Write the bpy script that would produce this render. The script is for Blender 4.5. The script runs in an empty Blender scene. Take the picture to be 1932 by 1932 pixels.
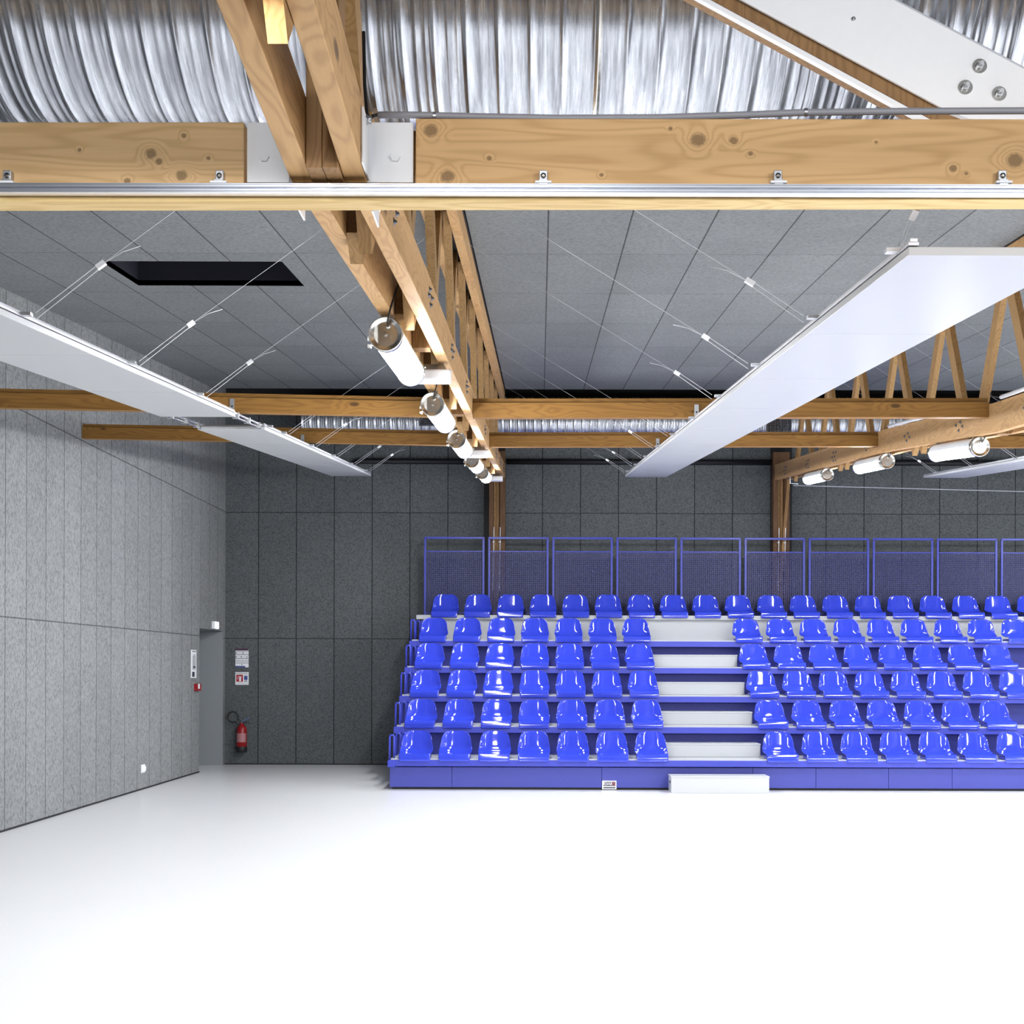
import bpy, math, random
from mathutils import Vector, Matrix
random.seed(7)
S = bpy.context.scene
COL = S.collection
# ------------------------------------------------------------------ camera
F = 2950.0; VX = 1019.0; VY = 1262.0; EYE = 1.53; ROLL = 0.003
cam_d = bpy.data.cameras.new('camera'); cam = bpy.data.objects.new('camera', cam_d); COL.objects.link(cam)
cam_d.sensor_width = 36.0; cam_d.lens = 36.0 * F / 1932.0
cam_d.shift_x = (966 - VX) / 1932.0; cam_d.shift_y = (VY - 966) / 1932.0
cam_d.clip_start = 0.05; cam_d.clip_end = 200
cam.matrix_world = Matrix.Translation((0, 0, EYE)) @ Matrix.Rotation(math.pi/2, 4, 'X') @ Matrix.Rotation(ROLL, 4, 'Z')
S.camera = cam
# ------------------------------------------------------------------ world, exposure
w = bpy.data.worlds.new('world'); S.world = w; w.use_nodes = True
w.node_tree.nodes['Background'].inputs[0].default_value = (0.75, 0.82, 1, 1)
w.node_tree.nodes['Background'].inputs[1].default_value = 0.02
S.view_settings.view_transform = 'Standard'; S.view_settings.look = 'None'
S.view_settings.exposure = 1.48; S.view_settings.gamma = 1; S.view_settings.use_curve_mapping = False
LAMP = 49.0            # radiance of every lamp tube in the hall
LCOL = (0.95, 0.97, 1.0)
BAY = 4.47             # distance between the trusses
TX = -0.68             # centre line of the first truss
def chord_h(d):
    pts = [(-6, 2.6), (1.5, 1.80), (5.0, 1.555), (7.66, 1.745), (11.1, 1.965), (16.6, 2.35), (20.7, 2.68), (24.5, 2.99)]
    for (a, ha), (b, hb) in zip(pts, pts[1:]):
        if d <= b: return ha + (hb - ha) * (d - a) / (b - a)
    return pts[-1][1]
def chord_h2(d):
    pts = [(-6, 2.6), (1.5, 1.78), (5.0, 1.50), (9.0, 1.67), (12.65, 1.925), (16.6, 2.32), (20.7, 2.66), (24.5, 2.97)]
    for (a, ha), (b, hb) in zip(pts, pts[1:]):
        if d <= b: return ha + (hb - ha) * (d - a) / (b - a)
    return pts[-1][1]
def ceil_h(d): return 2.35 + 0.0803 * d
# assumed unseen hall lamps; the rows behind the camera are added fill
HALL = 1.8             # the assumed unseen hall lamps, boosted relative to LAMP
REAR = 1.0             # added fill lights behind the camera, turned towards the stand
for tx, ds in ((TX - .08, (2.2, -1.5, -5.0, -8.5)), (TX + BAY - .05, (9.8, 6.3, 2.8, -1.5, -5, -8.5)),
               (TX + 2*BAY, (20.4, 16.9, 13.3, 9.8, 6.3, 2.8, -1.5, -5, -8.5)), (TX + 3*BAY, (20.4, 16.9, 13.3, 9.8, 6.3, 2.8, -1.5, -5, -8.5))):
    for d in ds:
        l = bpy.data.lights.new('unseen_hall_light', 'AREA'); l.shape = 'RECTANGLE'; l.size = .15; l.size_y = 1.5
        l.energy = math.pi * .225 * LAMP * (REAR if d < -1 else HALL); l.color = LCOL
        o = bpy.data.objects.new('unseen_hall_light', l); COL.objects.link(o)
        o.location = (tx, d + .75, EYE + chord_h(max(d, -1.5)) - .12)
        if d < -1: o.rotation_euler = (math.radians(62), 0, 0)

# ------------------------------------------------------------------ helpers
def W(px, py, D):
    dx = px - VX; dy = py - VY
    x = dx + ROLL*dy; y = dy - ROLL*dx
    return Vector((x*D/F, D, EYE - y*D/F))
def WX(px, py, X):
    """point on the plane x = X seen at a pixel of the photograph"""
    dx = px - VX; dy = py - VY
    x = dx + ROLL*dy; y = dy - ROLL*dx
    D = X*F/x
    return Vector((X, D, EYE - y*D/F))
class MB:
    def __init__(s): s.v = []; s.f = []; s.smooth = []
    def add(s, vs, fs, sm=False):
        b = len(s.v); s.v += [tuple(v) for v in vs]
        for f in fs: s.f.append([i + b for i in f]); s.smooth.append(sm)
        return s
    def box(s, x0, x1, y0, y1, z0, z1):
        return s.add([(x0,y0,z0),(x1,y0,z0),(x1,y1,z0),(x0,y1,z0),(x0,y0,z1),(x1,y0,z1),(x1,y1,z1),(x0,y1,z1)],
                     [(0,3,2,1),(4,5,6,7),(0,1,5,4),(1,2,6,5),(2,3,7,6),(3,0,4,7)])
    def hexa(s, a, b):
        """two quads (a: 4 pts, b: 4 pts) joined"""
        return s.add(list(a)+list(b), [(0,3,2,1),(4,5,6,7),(0,1,5,4),(1,2,6,5),(2,3,7,6),(3,0,4,7)])
    def bar(s, p0, p1, wx, wz, up=(0,0,1)):
        """rectangular bar from p0 to p1 (axis), wx wide sideways, wz along up"""
        p0 = Vector(p0); p1 = Vector(p1); d = (p1-p0).normalized(); u = Vector(up)
        sd = d.cross(u).normalized(); u = sd.cross(d).normalized()
        q = lambda p: [p - sd*wx/2 - u*wz/2, p + sd*wx/2 - u*wz/2, p + sd*wx/2 + u*wz/2, p - sd*wx/2 + u*wz/2]
        return s.hexa(q(p0), q(p1))
    def path(s, pts, x0, x1, h):
        """plank following pts (y,z) = its bottom edge, between x0 and x1, height h"""
        vs = []
        for y, z in pts: vs += [(x0,y,z),(x1,y,z),(x1,y,z+h),(x0,y,z+h)]
        fs = [(0,1,2,3)]; n = len(pts)
        for i in range(n-1):
            for k in range(4):
                a = i*4+k; b = i*4+(k+1)%4; fs.append((b, a, a+4, b+4))
        e = (n-1)*4; fs.append((e+3,e+2,e+1,e))
        return s.add(vs, fs)
    def cyl(s, p0, p1, r, n=16, r1=None, cap=True, sm=True):
        p0 = Vector(p0); p1 = Vector(p1); r1 = r if r1 is None else r1
        d = (p1-p0).normalized(); a = Vector((0,0,1)) if abs(d.z) < .9 else Vector((1,0,0))
        u = d.cross(a).normalized(); v = d.cross(u)
        vs = []
        for p, rr in ((p0, r), (p1, r1)):
            for i in range(n):
                t = 2*math.pi*i/n; vs.append(p + u*math.cos(t)*rr + v*math.sin(t)*rr)
        s.add(vs, [(i, (i+1)%n, n+(i+1)%n, n+i) for i in range(n)], sm)
        if cap: s.add(vs, [tuple(range(n-1,-1,-1)), tuple(range(n, 2*n))])
        return s
    def lathe(s, p0, axis, prof, n=24, caps=True):
        """prof: (distance along axis, radius)"""
        p0 = Vector(p0); d = Vector(axis).normalized(); a = Vector((0,0,1)) if abs(d.z) < .9 else Vector((1,0,0))
        u = d.cross(a).normalized(); v = d.cross(u); vs = []; fs = []
        for t, r in prof:
            for i in range(n):
                q = 2*math.pi*i/n; vs.append(p0 + d*t + u*math.cos(q)*r + v*math.sin(q)*r)
        for k in range(len(prof)-1):
            for i in range(n): fs.append((k*n+i, k*n+(i+1)%n, (k+1)*n+(i+1)%n, (k+1)*n+i))
        s.add(vs, fs, True)
        if caps:
            m = (len(prof)-1)*n
            s.add([vs[i] for i in range(n)], [tuple(range(n-1,-1,-1))]); s.add([vs[m+i] for i in range(n)], [tuple(range(n))])
        return s
    def tube(s, pts, r, n=8):
        pts = [Vector(p) for p in pts]; vs = []; fs = []; u = None
        for i, p in enumerate(pts):
            d = (pts[min(i+1, len(pts)-1)] - pts[max(i-1, 0)]).normalized()
            if u is None:
                a = Vector((0,0,1)) if abs(d.z) < .9 else Vector((1,0,0)); u = d.cross(a).normalized()
            u = (u - d*u.dot(d)).normalized(); v = d.cross(u)
            for k in range(n):
                t = 2*math.pi*k/n; vs.append(p + u*math.cos(t)*r + v*math.sin(t)*r)
        for i in range(len(pts)-1):
            for k in range(n): fs.append((i*n+k, i*n+(k+1)%n, (i+1)*n+(k+1)%n, (i+1)*n+k))
        e = (len(pts)-1)*n
        fs += [tuple(range(n-1,-1,-1)), tuple(range(e, e+n))]
        return s.add(vs, fs, True)
    def build(s, name, mat, parent=None, bevel=0, origin=None):
        o = Vector(origin) if origin is not None else Vector((0,0,0))
        me = bpy.data.meshes.new(name); me.from_pydata([tuple(Vector(v)-o) for v in s.v], [], s.f); me.update()
        me.polygons.foreach_set('use_smooth', s.smooth)
        me.materials.append(mat)
        ob = bpy.data.objects.new(name, me); COL.objects.link(ob)
        if parent is not None: ob.parent = parent
        ob.location = o
        if bevel:
            b = ob.modifiers.new('bevel', 'BEVEL'); b.width = bevel; b.segments = 2; b.limit_method = 'ANGLE'
        return ob
def tag(o, label=None, cat=None, group=None, kind=None):
    if label: o['label'] = label
    if cat: o['category'] = cat
    if group: o['group'] = group
    if kind: o['kind'] = kind
    return o
def thing(name, loc, label, cat, group=None, kind=None):
    o = bpy.data.objects.new(name, None); COL.objects.link(o); o.location = loc; o.empty_display_size = .1
    return tag(o, label, cat, group, kind)
def children_of(o): return [c for c in bpy.data.objects if c.parent == o]
def copy_tree(o, parent=None):
    c = o.copy(); COL.objects.link(c)
    if parent is not None: c.parent = parent
    for ch in children_of(o): copy_tree(ch, c)
    return c
def struct(mb, name, mat): return tag(mb.build(name, mat), kind='structure')

# ------------------------------------------------------------------ materials
def new_mat(name):
    m = bpy.data.materials.new(name); m.use_nodes = True
    nt = m.node_tree; b = nt.nodes['Principled BSDF']; return m, nt, b
def setc(sock, c): sock.default_value = (c[0], c[1], c[2], 1)
def plain(name, col, rough=.5, metal=0, noise=.06, spec=.5, coat=0, emit=0, scale=30):
    m, nt, b = new_mat(name)
    N = nt.nodes; L = nt.links
    tc = N.new('ShaderNodeTexCoord'); no = N.new('ShaderNodeTexNoise'); no.inputs['Scale'].default_value = scale; no.inputs['Detail'].default_value = 3
    mx = N.new('ShaderNodeMix'); mx.data_type = 'RGBA'; mx.blend_type = 'MIX'
    setc(mx.inputs[6], [c*(1-noise) for c in col]); setc(mx.inputs[7], [min(1, c*(1+noise)) for c in col])
    L.new(tc.outputs['Object'], no.inputs['Vector']); L.new(no.outputs[0], mx.inputs[0]); L.new(mx.outputs[2], b.inputs['Base Color'])
    b.inputs['Roughness'].default_value = rough; b.inputs['Metallic'].default_value = metal
    b.inputs['Specular IOR Level'].default_value = spec; b.inputs['Coat Weight'].default_value = coat
    if emit:
        setc(b.inputs['Emission Color'], LCOL); b.inputs['Emission Strength'].default_value = emit
    return m
def ma(nt, op, a, b=None, c=None):
    n = nt.nodes.new('ShaderNodeMath'); n.operation = op
    for i, x in enumerate((a, b, c)):
        if x is None: continue
        if hasattr(x, 'default_value'): nt.links.new(x, n.inputs[i])
        else: n.inputs[i].default_value = x
    return n.outputs[0]
def wool(name, dark, light, ua, up, uo, va, vp, vo, stretch=(1,1,1), line=.0075, big=.12):
    """wood-wool board: speckled fibre, dark joints every up / vp metres"""
    m, nt, b = new_mat(name); N = nt.nodes; L = nt.links
    tc = N.new('ShaderNodeTexCoord'); mp = N.new('ShaderNodeMapping'); mp.inputs['Scale'].default_value = stretch
    L.new(tc.outputs['Object'], mp.inputs[0])
    n1 = N.new('ShaderNodeTexNoise'); n1.inputs['Scale'].default_value = 58; n1.inputs['Detail'].default_value = 4; n1.inputs['Roughness'].default_value = .75
    L.new(mp.outputs[0], n1.inputs['Vector'])
    r1 = N.new('ShaderNodeValToRGB'); r1.color_ramp.elements[0].position = .34; r1.color_ramp.elements[1].position = .56
    r1.color_ramp.elements[0].color = (*dark, 1); r1.color_ramp.elements[1].color = (*light, 1)
    L.new(n1.outputs[0], r1.inputs[0])
    sep = N.new('ShaderNodeSeparateXYZ'); L.new(tc.outputs['Object'], sep.inputs[0])
    def cell(ax, p, o):
        t = ma(nt, 'DIVIDE', ma(nt, 'SUBTRACT', sep.outputs[ax], o), p)
        fr = ma(nt, 'ABSOLUTE', ma(nt, 'SUBTRACT', ma(nt, 'FRACT', ma(nt, 'ADD', t, .5)), .5))
        return ma(nt, 'LESS_THAN', ma(nt, 'MULTIPLY', fr, p), line), ma(nt, 'FLOOR', t)
    lu, cu = cell(ua, up, uo); lv, cv = cell(va, vp, vo)
    ln = ma(nt, 'MAXIMUM', lu, ma(nt, 'MULTIPLY', lv, .8))
    cb = N.new('ShaderNodeCombineXYZ'); L.new(cu, cb.inputs[0]); L.new(cv, cb.inputs[1])
    wn = N.new('ShaderNodeTexWhiteNoise'); L.new(cb.outputs[0], wn.inputs['Vector'])
    n2 = N.new('ShaderNodeTexNoise'); n2.inputs['Scale'].default_value = 1.3; n2.inputs['Detail'].default_value = 3
    L.new(tc.outputs['Object'], n2.inputs['Vector'])
    v = ma(nt, 'ADD', ma(nt, 'MULTIPLY', ma(nt, 'SUBTRACT', wn.outputs['Value'], .5), big), ma(nt, 'ADD', .9, ma(nt, 'MULTIPLY', n2.outputs[0], .2)))
    v = ma(nt, 'MULTIPLY', v, ma(nt, 'SUBTRACT', 1, ma(nt, 'MULTIPLY', ln, .72)))
    mx = N.new('ShaderNodeVectorMath'); mx.operation = 'SCALE'; L.new(r1.outputs[0], mx.inputs[0]); L.new(v, mx.inputs['Scale'])
    L.new(mx.outputs[0], b.inputs['Base Color'])
    bp = N.new('ShaderNodeBump'); bp.inputs['Strength'].default_value = .3; bp.inputs['Distance'].default_value = .004
    L.new(n1.outputs[0], bp.inputs['Height']); L.new(bp.outputs[0], b.inputs['Normal'])
    b.inputs['Roughness'].default_value = .9; b.inputs['Specular IOR Level'].default_value = .2
    return m
def wood(name, light, dark, axis, knots=1.0, ring=1.0, rough=.6, flat=None, grain=.5, klist=None):
    m, nt, b = new_mat(name); N = nt.nodes; L = nt.links
    tc = N.new('ShaderNodeTexCoord'); mp = N.new('ShaderNodeMapping')
    sc = [6.0, 6.0, 6.0]; sc[axis] = .55; mp.inputs['Scale'].default_value = sc
    L.new(tc.outputs['Object'], mp.inputs[0])
    # knots: sparse cells
    mk = N.new('ShaderNodeMapping'); sk = [5.5, 5.5, 5.5]; sk[axis] = 2.4
    if flat is not None: sk[flat] = .02
    mk.inputs['Location'].default_value = (3.3, .37, .41); mk.inputs['Scale'].default_value = sk
    L.new(tc.outputs['Object'], mk.inputs[0])
    vo = N.new('ShaderNodeTexVoronoi'); vo.inputs['Scale'].default_value = 1.0; L.new(mk.outputs[0], vo.inputs['Vector'])
    nz = N.new('ShaderNodeTexNoise'); nz.inputs['Scale'].default_value = 1.0; nz.inputs['Detail'].default_value = 2; L.new(mp.outputs[0], nz.inputs['Vector'])
    # growth rings: contour lines of a stretched noise, bent around the knots
    bend = ma(nt, 'MULTIPLY', ma(nt, 'SUBTRACT', .5, ma(nt, 'MINIMUM', vo.outputs['Distance'], .5)), .35)
    kd = None
    if klist:
        sp = N.new('ShaderNodeSeparateXYZ'); L.new(tc.outputs['Object'], sp.inputs[0]); bend = None
        for kx, kz, kr in klist:
            dx = ma(nt, 'DIVIDE', ma(nt, 'SUBTRACT', sp.outputs[0], kx), kr*1.15); dz = ma(nt, 'DIVIDE', ma(nt, 'SUBTRACT', sp.outputs[2], kz), kr)
            d = ma(nt, 'SQRT', ma(nt, 'ADD', ma(nt, 'MULTIPLY', dx, dx), ma(nt, 'MULTIPLY', dz, dz)))
            kd = d if kd is None else ma(nt, 'MINIMUM', kd, d)
            e = ma(nt, 'MULTIPLY', ma(nt, 'POWER', ma(nt, 'MAXIMUM', ma(nt, 'SUBTRACT', 1, ma(nt, 'DIVIDE', d, 3.2)), 0), 2), kr*16)
            bend = e if bend is None else ma(nt, 'ADD', bend, e)
        wob = N.new('ShaderNodeTexNoise'); wob.inputs['Scale'].default_value = 60; L.new(tc.outputs['Object'], wob.inputs['Vector'])
        kd = ma(nt, 'ADD', kd, ma(nt, 'MULTIPLY', ma(nt, 'SUBTRACT', wob.outputs[0], .5), .7))
    t = ma(nt, 'MULTIPLY', ma(nt, 'ADD', nz.outputs[0], bend), 16.0*ring)
    s1 = ma(nt, 'ADD', ma(nt, 'MULTIPLY', ma(nt, 'SINE', ma(nt, 'MULTIPLY', t, 6.283)), .5), .5)
    s1 = ma(nt, 'POWER', s1, 2.2)
    fi = N.new('ShaderNodeMapping'); sf = [90, 90, 90]; sf[axis] = 2.5; fi.inputs['Scale'].default_value = sf; L.new(tc.outputs['Object'], fi.inputs[0])
    nf = N.new('ShaderNodeTexNoise'); nf.inputs['Scale'].default_value = 1; nf.inputs['Detail'].default_value = 3; L.new(fi.outputs[0], nf.inputs['Vector'])
    fac = ma(nt, 'ADD', ma(nt, 'MULTIPLY', s1, grain), ma(nt, 'MULTIPLY', nf.outputs[0], .45))
    lg = N.new('ShaderNodeTexNoise'); lg.inputs['Scale'].default_value = .8; L.new(mp.outputs[0], lg.inputs['Vector'])
    fac = ma(nt, 'ADD', fac, ma(nt, 'MULTIPLY', ma(nt, 'SUBTRACT', lg.outputs[0], .5), .6))
    mx = N.new('ShaderNodeMix'); mx.data_type = 'RGBA'; mx.clamp_factor = True; setc(mx.inputs[6], light); setc(mx.inputs[7], dark)
    L.new(fac, mx.inputs[0])
    # knot mask only in a few cells
    sepc = N.new('ShaderNodeSeparateColor'); L.new(vo.outputs['Color'], sepc.inputs[0])
    rad = ma(nt, 'MULTIPLY', ma(nt, 'GREATER_THAN', sepc.outputs[0], 1 - .30*knots), ma(nt, 'ADD', .06, ma(nt, 'MULTIPLY', sepc.outputs[1], .14)))
    km = N.new('ShaderNodeMapRange'); km.interpolation_type = 'SMOOTHSTEP'
    L.new(ma(nt, 'DIVIDE', vo.outputs['Distance'], ma(nt, 'ADD', rad, .0001)), km.inputs[0])
    if kd is not None: L.new(kd, km.inputs[0])
    km.inputs[1].default_value = .55; km.inputs[2].default_value = 1.15; km.inputs[3].default_value = .85 if kd is None else .7; km.inputs[4].default_value = 0
    m2 = N.new('ShaderNodeMix'); m2.data_type = 'RGBA'; L.new(km.outputs[0], m2.inputs[0]); L.new(mx.outputs[2], m2.inputs[6])
    setc(m2.inputs[7], [c*.28 for c in dark]); L.new(m2.outputs[2], b.inputs['Base Color'])
    b.inputs['Roughness'].default_value = rough; b.inputs['Specular IOR Level'].default_value = .35
    return m
def galv(name):
    m, nt, b = new_mat(name); N = nt.nodes; L = nt.links
    tc = N.new('ShaderNodeTexCoord'); mp = N.new('ShaderNodeMapping'); mp.inputs['Scale'].default_value = (38, 2.2, 2.2)
    L.new(tc.outputs['Object'], mp.inputs[0])
    n = N.new('ShaderNodeTexNoise'); n.inputs['Scale'].default_value = 1; n.inputs['Detail'].default_value = 5; n.inputs['Roughness'].default_value = .7; L.new(mp.outputs[0], n.inputs['Vector'])
    r = N.new('ShaderNodeValToRGB'); r.color_ramp.elements[0].position = .38; r.color_ramp.elements[1].position = .62
    r.color_ramp.elements[0].color = (.25, .26, .29, 1); r.color_ramp.elements[1].color = (.52, .54, .58, 1); L.new(n.outputs[0], r.inputs[0]); L.new(r.outputs[0], b.inputs['Base Color'])
    n2 = N.new('ShaderNodeTexNoise'); n2.inputs['Scale'].default_value = 45; n2.inputs['Detail'].default_value = 3; L.new(tc.outputs['Object'], n2.inputs['Vector'])
    bp = N.new('ShaderNodeBump'); bp.inputs['Strength'].default_value = .12; bp.inputs['Distance'].default_value = .002; L.new(n2.outputs[0], bp.inputs['Height']); L.new(bp.outputs[0], b.inputs['Normal'])
    b.inputs['Metallic'].default_value = .9
    mr = N.new('ShaderNodeMapRange'); mr.inputs[3].default_value = .18; mr.inputs[4].default_value = .34; L.new(n.outputs[0], mr.inputs[0]); L.new(mr.outputs[0], b.inputs['Roughness'])
    return m
M = {}
M['floor'] = plain('white_resin_floor', (.91, .915, .925), .22, noise=.015, scale=.4)
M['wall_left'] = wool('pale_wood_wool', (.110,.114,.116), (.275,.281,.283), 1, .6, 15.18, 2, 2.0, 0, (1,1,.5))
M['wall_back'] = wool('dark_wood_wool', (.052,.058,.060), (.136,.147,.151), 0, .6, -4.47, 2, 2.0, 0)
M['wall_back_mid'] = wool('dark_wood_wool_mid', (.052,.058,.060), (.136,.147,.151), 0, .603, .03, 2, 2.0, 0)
M['ceil_a'] = wool('ceiling_wood_wool', (.12,.125,.13), (.21,.22,.225), 0, .6, .05, 1, 2.0, .7, (.55,1,1), line=.006)
M['ceil_b'] = wool('ceiling_wood_wool_b', (.12,.125,.13), (.21,.22,.225), 0, .6, -.8, 1, 2.0, .7, (.55,1,1), line=.006)
M['deck'] = plain('shade_dark_deck', (.012,.012,.014), .9)
M['plainwall'] = plain('grey_render', (.35,.36,.37), .9)
KX = (780, [(813,246,13),(844,333,13),(923,299,5),(1265,243,4),(1317,264,14),(1384,265,8),(1416,290,5),(1135,330,4),(1653,268,3),(1823,327,4),(1915,303,15),(1798,318,7),(760,330,3)])
KL = (0, [(347,256,5),(343,331,11),(285,290,11),(240,342,6),(150,283,4),(393,298,4),(300,305,7)])
def knots_local(ks, x0): return [((W(a, b, 5.0).x-x0), W(a, b, 5.0).z, r/590.0) for a, b, r in ks]
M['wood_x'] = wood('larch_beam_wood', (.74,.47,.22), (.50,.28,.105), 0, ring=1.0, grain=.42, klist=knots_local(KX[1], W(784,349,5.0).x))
M['wood_xl'] = wood('larch_beam_wood_left', (.80,.53,.27), (.56,.34,.14), 0, ring=1.1, grain=.45, klist=knots_local(KL[1], -4.99))  # colour lightened to offset the weaker light on the left beam
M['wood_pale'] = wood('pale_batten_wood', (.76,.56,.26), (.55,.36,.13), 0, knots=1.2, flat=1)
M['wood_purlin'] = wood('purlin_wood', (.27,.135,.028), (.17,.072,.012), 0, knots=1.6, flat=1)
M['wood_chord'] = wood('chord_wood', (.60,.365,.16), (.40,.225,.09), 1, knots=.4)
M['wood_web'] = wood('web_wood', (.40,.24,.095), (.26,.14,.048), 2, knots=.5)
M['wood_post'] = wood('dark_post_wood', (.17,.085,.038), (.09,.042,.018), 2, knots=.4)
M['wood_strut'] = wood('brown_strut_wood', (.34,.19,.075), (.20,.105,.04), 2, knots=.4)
M['galv'] = galv('galvanised_duct')
M['steel'] = plain('brushed_steel', (.62,.61,.58), .25, 1, .1)
M['zinc'] = plain('zinc_fitting', (.50,.51,.53), .4, .9)
M['alu'] = plain('anodised_rail', (.78,.80,.86), .28, .95, .03)
M['white'] = plain('white_painted_steel', (.91,.92,.94), .4, 0, .02)
M['panel'] = plain('white_panel_enamel', (.47,.48,.49), .35, 0, .015, scale=4)
M['panelrail'] = plain('panel_edge_rail', (.55,.56,.60), .4, .5, .02)
M['block'] = plain('white_step_block', (.47,.48,.50), .4, noise=.02)
M['tread'] = plain('white_tread', (.44,.455,.48), .35, 0, .02)
M['blue'] = plain('blue_plastic', (.030,.054,.54), .08, 0, .05, spec=.6, coat=0)
M['blue_nose'] = plain('blue_nosing', (.032,.046,.42), .35, 0, .05)
M['blue_face'] = plain('blue_board', (.044,.053,.31), .5, 0, .04)
M['blue_dark'] = plain('blue_riser', (.024,.032,.28), .5, 0, .05)
M['blue_rail'] = plain('blue_railing_paint', (.036,.050,.38), .35, 0, .05)
M['blue_mesh'] = plain('blue_mesh_wire', (.028,.032,.15), .5, 0, .05)
M['black'] = plain('black_paint_and_shade', (.006,.006,.008), .6)  # black paint, also used for the painted shade of the wall head
M['darkblue'] = plain('hatch_lining', (.008,.008,.016), .6)
M['grey'] = plain('grey_door_paint', (.26,.28,.295), .5, 0, .02)
M['conduit'] = plain('grey_conduit', (.34,.34,.37), .45, 0, .03)
M['cable'] = plain('steel_cable', (.70,.71,.74), .4, .6)
M['clamp'] = plain('white_clamp', (.85,.86,.88), .4)
M['lamp'] = plain('lamp_diffuser', (.9,.9,.9), .3, emit=LAMP)
M['exit'] = plain('exit_sign_glow', (.7,.8,1), .4, emit=2.5)
M['red'] = plain('red_enamel', (.30,.012,.015), .25, 0, .05)
M['signred'] = plain('sign_red', (.42,.02,.03), .5)
M['signblue'] = plain('sign_blue', (.05,.08,.30), .5)
M['purple'] = plain('sign_purple', (.06,.015,.05), .5)
M['ink'] = plain('ink', (.03,.03,.05), .6)
M['pinkred'] = plain('plaque_red', (.50,.12,.13), .5)
M['rubber'] = plain('black_rubber', (.012,.012,.013), .5)

def text(s, size, loc, mat, parent, rot=(math.pi/2,0,0), name='lettering', sx=1):
    cu = bpy.data.curves.new('t', 'FONT'); cu.body = s; cu.size = size; cu.extrude = .0008; cu.align_x = 'CENTER'; cu.align_y = 'CENTER'
    t = bpy.data.objects.new('t', cu); COL.objects.link(t)
    me = bpy.data.meshes.new_from_object(t); bpy.data.objects.remove(t)
    me.materials.clear(); me.materials.append(mat)
    o = bpy.data.objects.new(name, me); COL.objects.link(o); o.parent = parent
    o.location = loc; o.rotation_euler = rot; o.scale = (sx, 1, 1); return o

# ------------------------------------------------------------------ room shell
XL = -4.99; XR = 14.0; DB = 24.8; DN = -14.0
struct(MB().box(XL-3, XR+.2, DN-.2, DB+.2, -.15, 0), 'floor', M['floor'])
struct(MB().box(XL, XR, DN, 3.7, 0, .006), 'trim_0', plain('added_dark_floor', (.03,.03,.033), .95))  # unseen dark sheet, added to keep the duct's upper reflection dark
# left wall with the doorway recess near the far corner
y0, y1, zt = 22.90, 24.60, 2.11
ml = MB(); ml.box(XL-.2, XL, DN, y0, 0, 7); ml.box(XL-.2, XL, y0, y1+.03, zt, 7); ml.box(XL-.2, XL, y1+.03, DB+.2, 0, 7)
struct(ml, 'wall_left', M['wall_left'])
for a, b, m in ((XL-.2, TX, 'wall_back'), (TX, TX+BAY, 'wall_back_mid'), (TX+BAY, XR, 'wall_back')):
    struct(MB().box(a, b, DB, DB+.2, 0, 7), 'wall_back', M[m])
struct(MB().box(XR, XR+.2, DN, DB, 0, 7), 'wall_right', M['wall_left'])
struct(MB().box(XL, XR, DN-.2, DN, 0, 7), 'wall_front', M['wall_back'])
# doorway: jamb facing the hall, lintel, back wall and the grey door
d1 = MB(); d1.box(-6.2, XL, y1, y1+.028, 0, zt-.001); struct(d1, 'trim_1', M['grey'])
d2 = MB(); d2.box(-6.2, XL-.2, y0-.2, y1+.2, zt, zt+.2); struct(d2, 'trim_2', M['grey'])
d3 = MB(); d3.box(-6.2, XL-.2, y0-.18, y0, 0, zt); struct(d3, 'trim_3', M['grey'])
dr = MB().box(-6.25, -6.2, y0-.18, y1+.18, 0, zt).build('door_1', M['grey']); tag(dr, kind='structure')
MB().cyl((-6.2, 23.2, 1.03), (-6.14, 23.2, 1.03), .012).cyl((-6.14, 23.2, 1.03), (-6.14, 23.33, 1.03), .011).build('door_handle', M['steel'], dr)
# black strips standing in for the thin shadow gap along the walls
struct(MB().box(XL, XL+.006, DN, y0, 0, .018), 'shadow_gap_left', M['black'])
struct(MB().box(XL, XR, DB-.006, DB, 0, .018), 'shadow_gap_back', M['black'])
# sloping ceiling of boards, three bays, with the hatch in the left one
D0, D1c = 9.3, 23.85
HX0, HX1, HD0, HD1 = -3.69, -2.17, 13.08, 14.32
def cz(d): return EYE + ceil_h(d)
def cslab(mb, x0, x1, a, b, t=.05):
    mb.add([(x0,a,cz(a)),(x1,a,cz(a)),(x1,b,cz(b)),(x0,b,cz(b)),(x0,a,cz(a)+t),(x1,a,cz(a)+t),(x1,b,cz(b)+t),(x0,b,cz(b)+t)],
           [(0,3,2,1),(4,5,6,7),(0,1,5,4),(1,2,6,5),(2,3,7,6),(3,0,4,7)])
mc = MB(); xl1 = TX-.14
cslab(mc, XL, HX0, D0, D1c); cslab(mc, HX1, xl1, D0, D1c); cslab(mc, HX0, HX1, D0, HD0); cslab(mc, HX0, HX1, HD1, D1c)
struct(mc, 'ceiling', M['ceil_b'])
for i in range(3):
    mc = MB(); cslab(mc, TX+.14+BAY*i, TX-.14+BAY*(i+1) if i < 2 else XR, D0, D1c)
    c = struct(mc, 'ceiling', M['ceil_a'])
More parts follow.
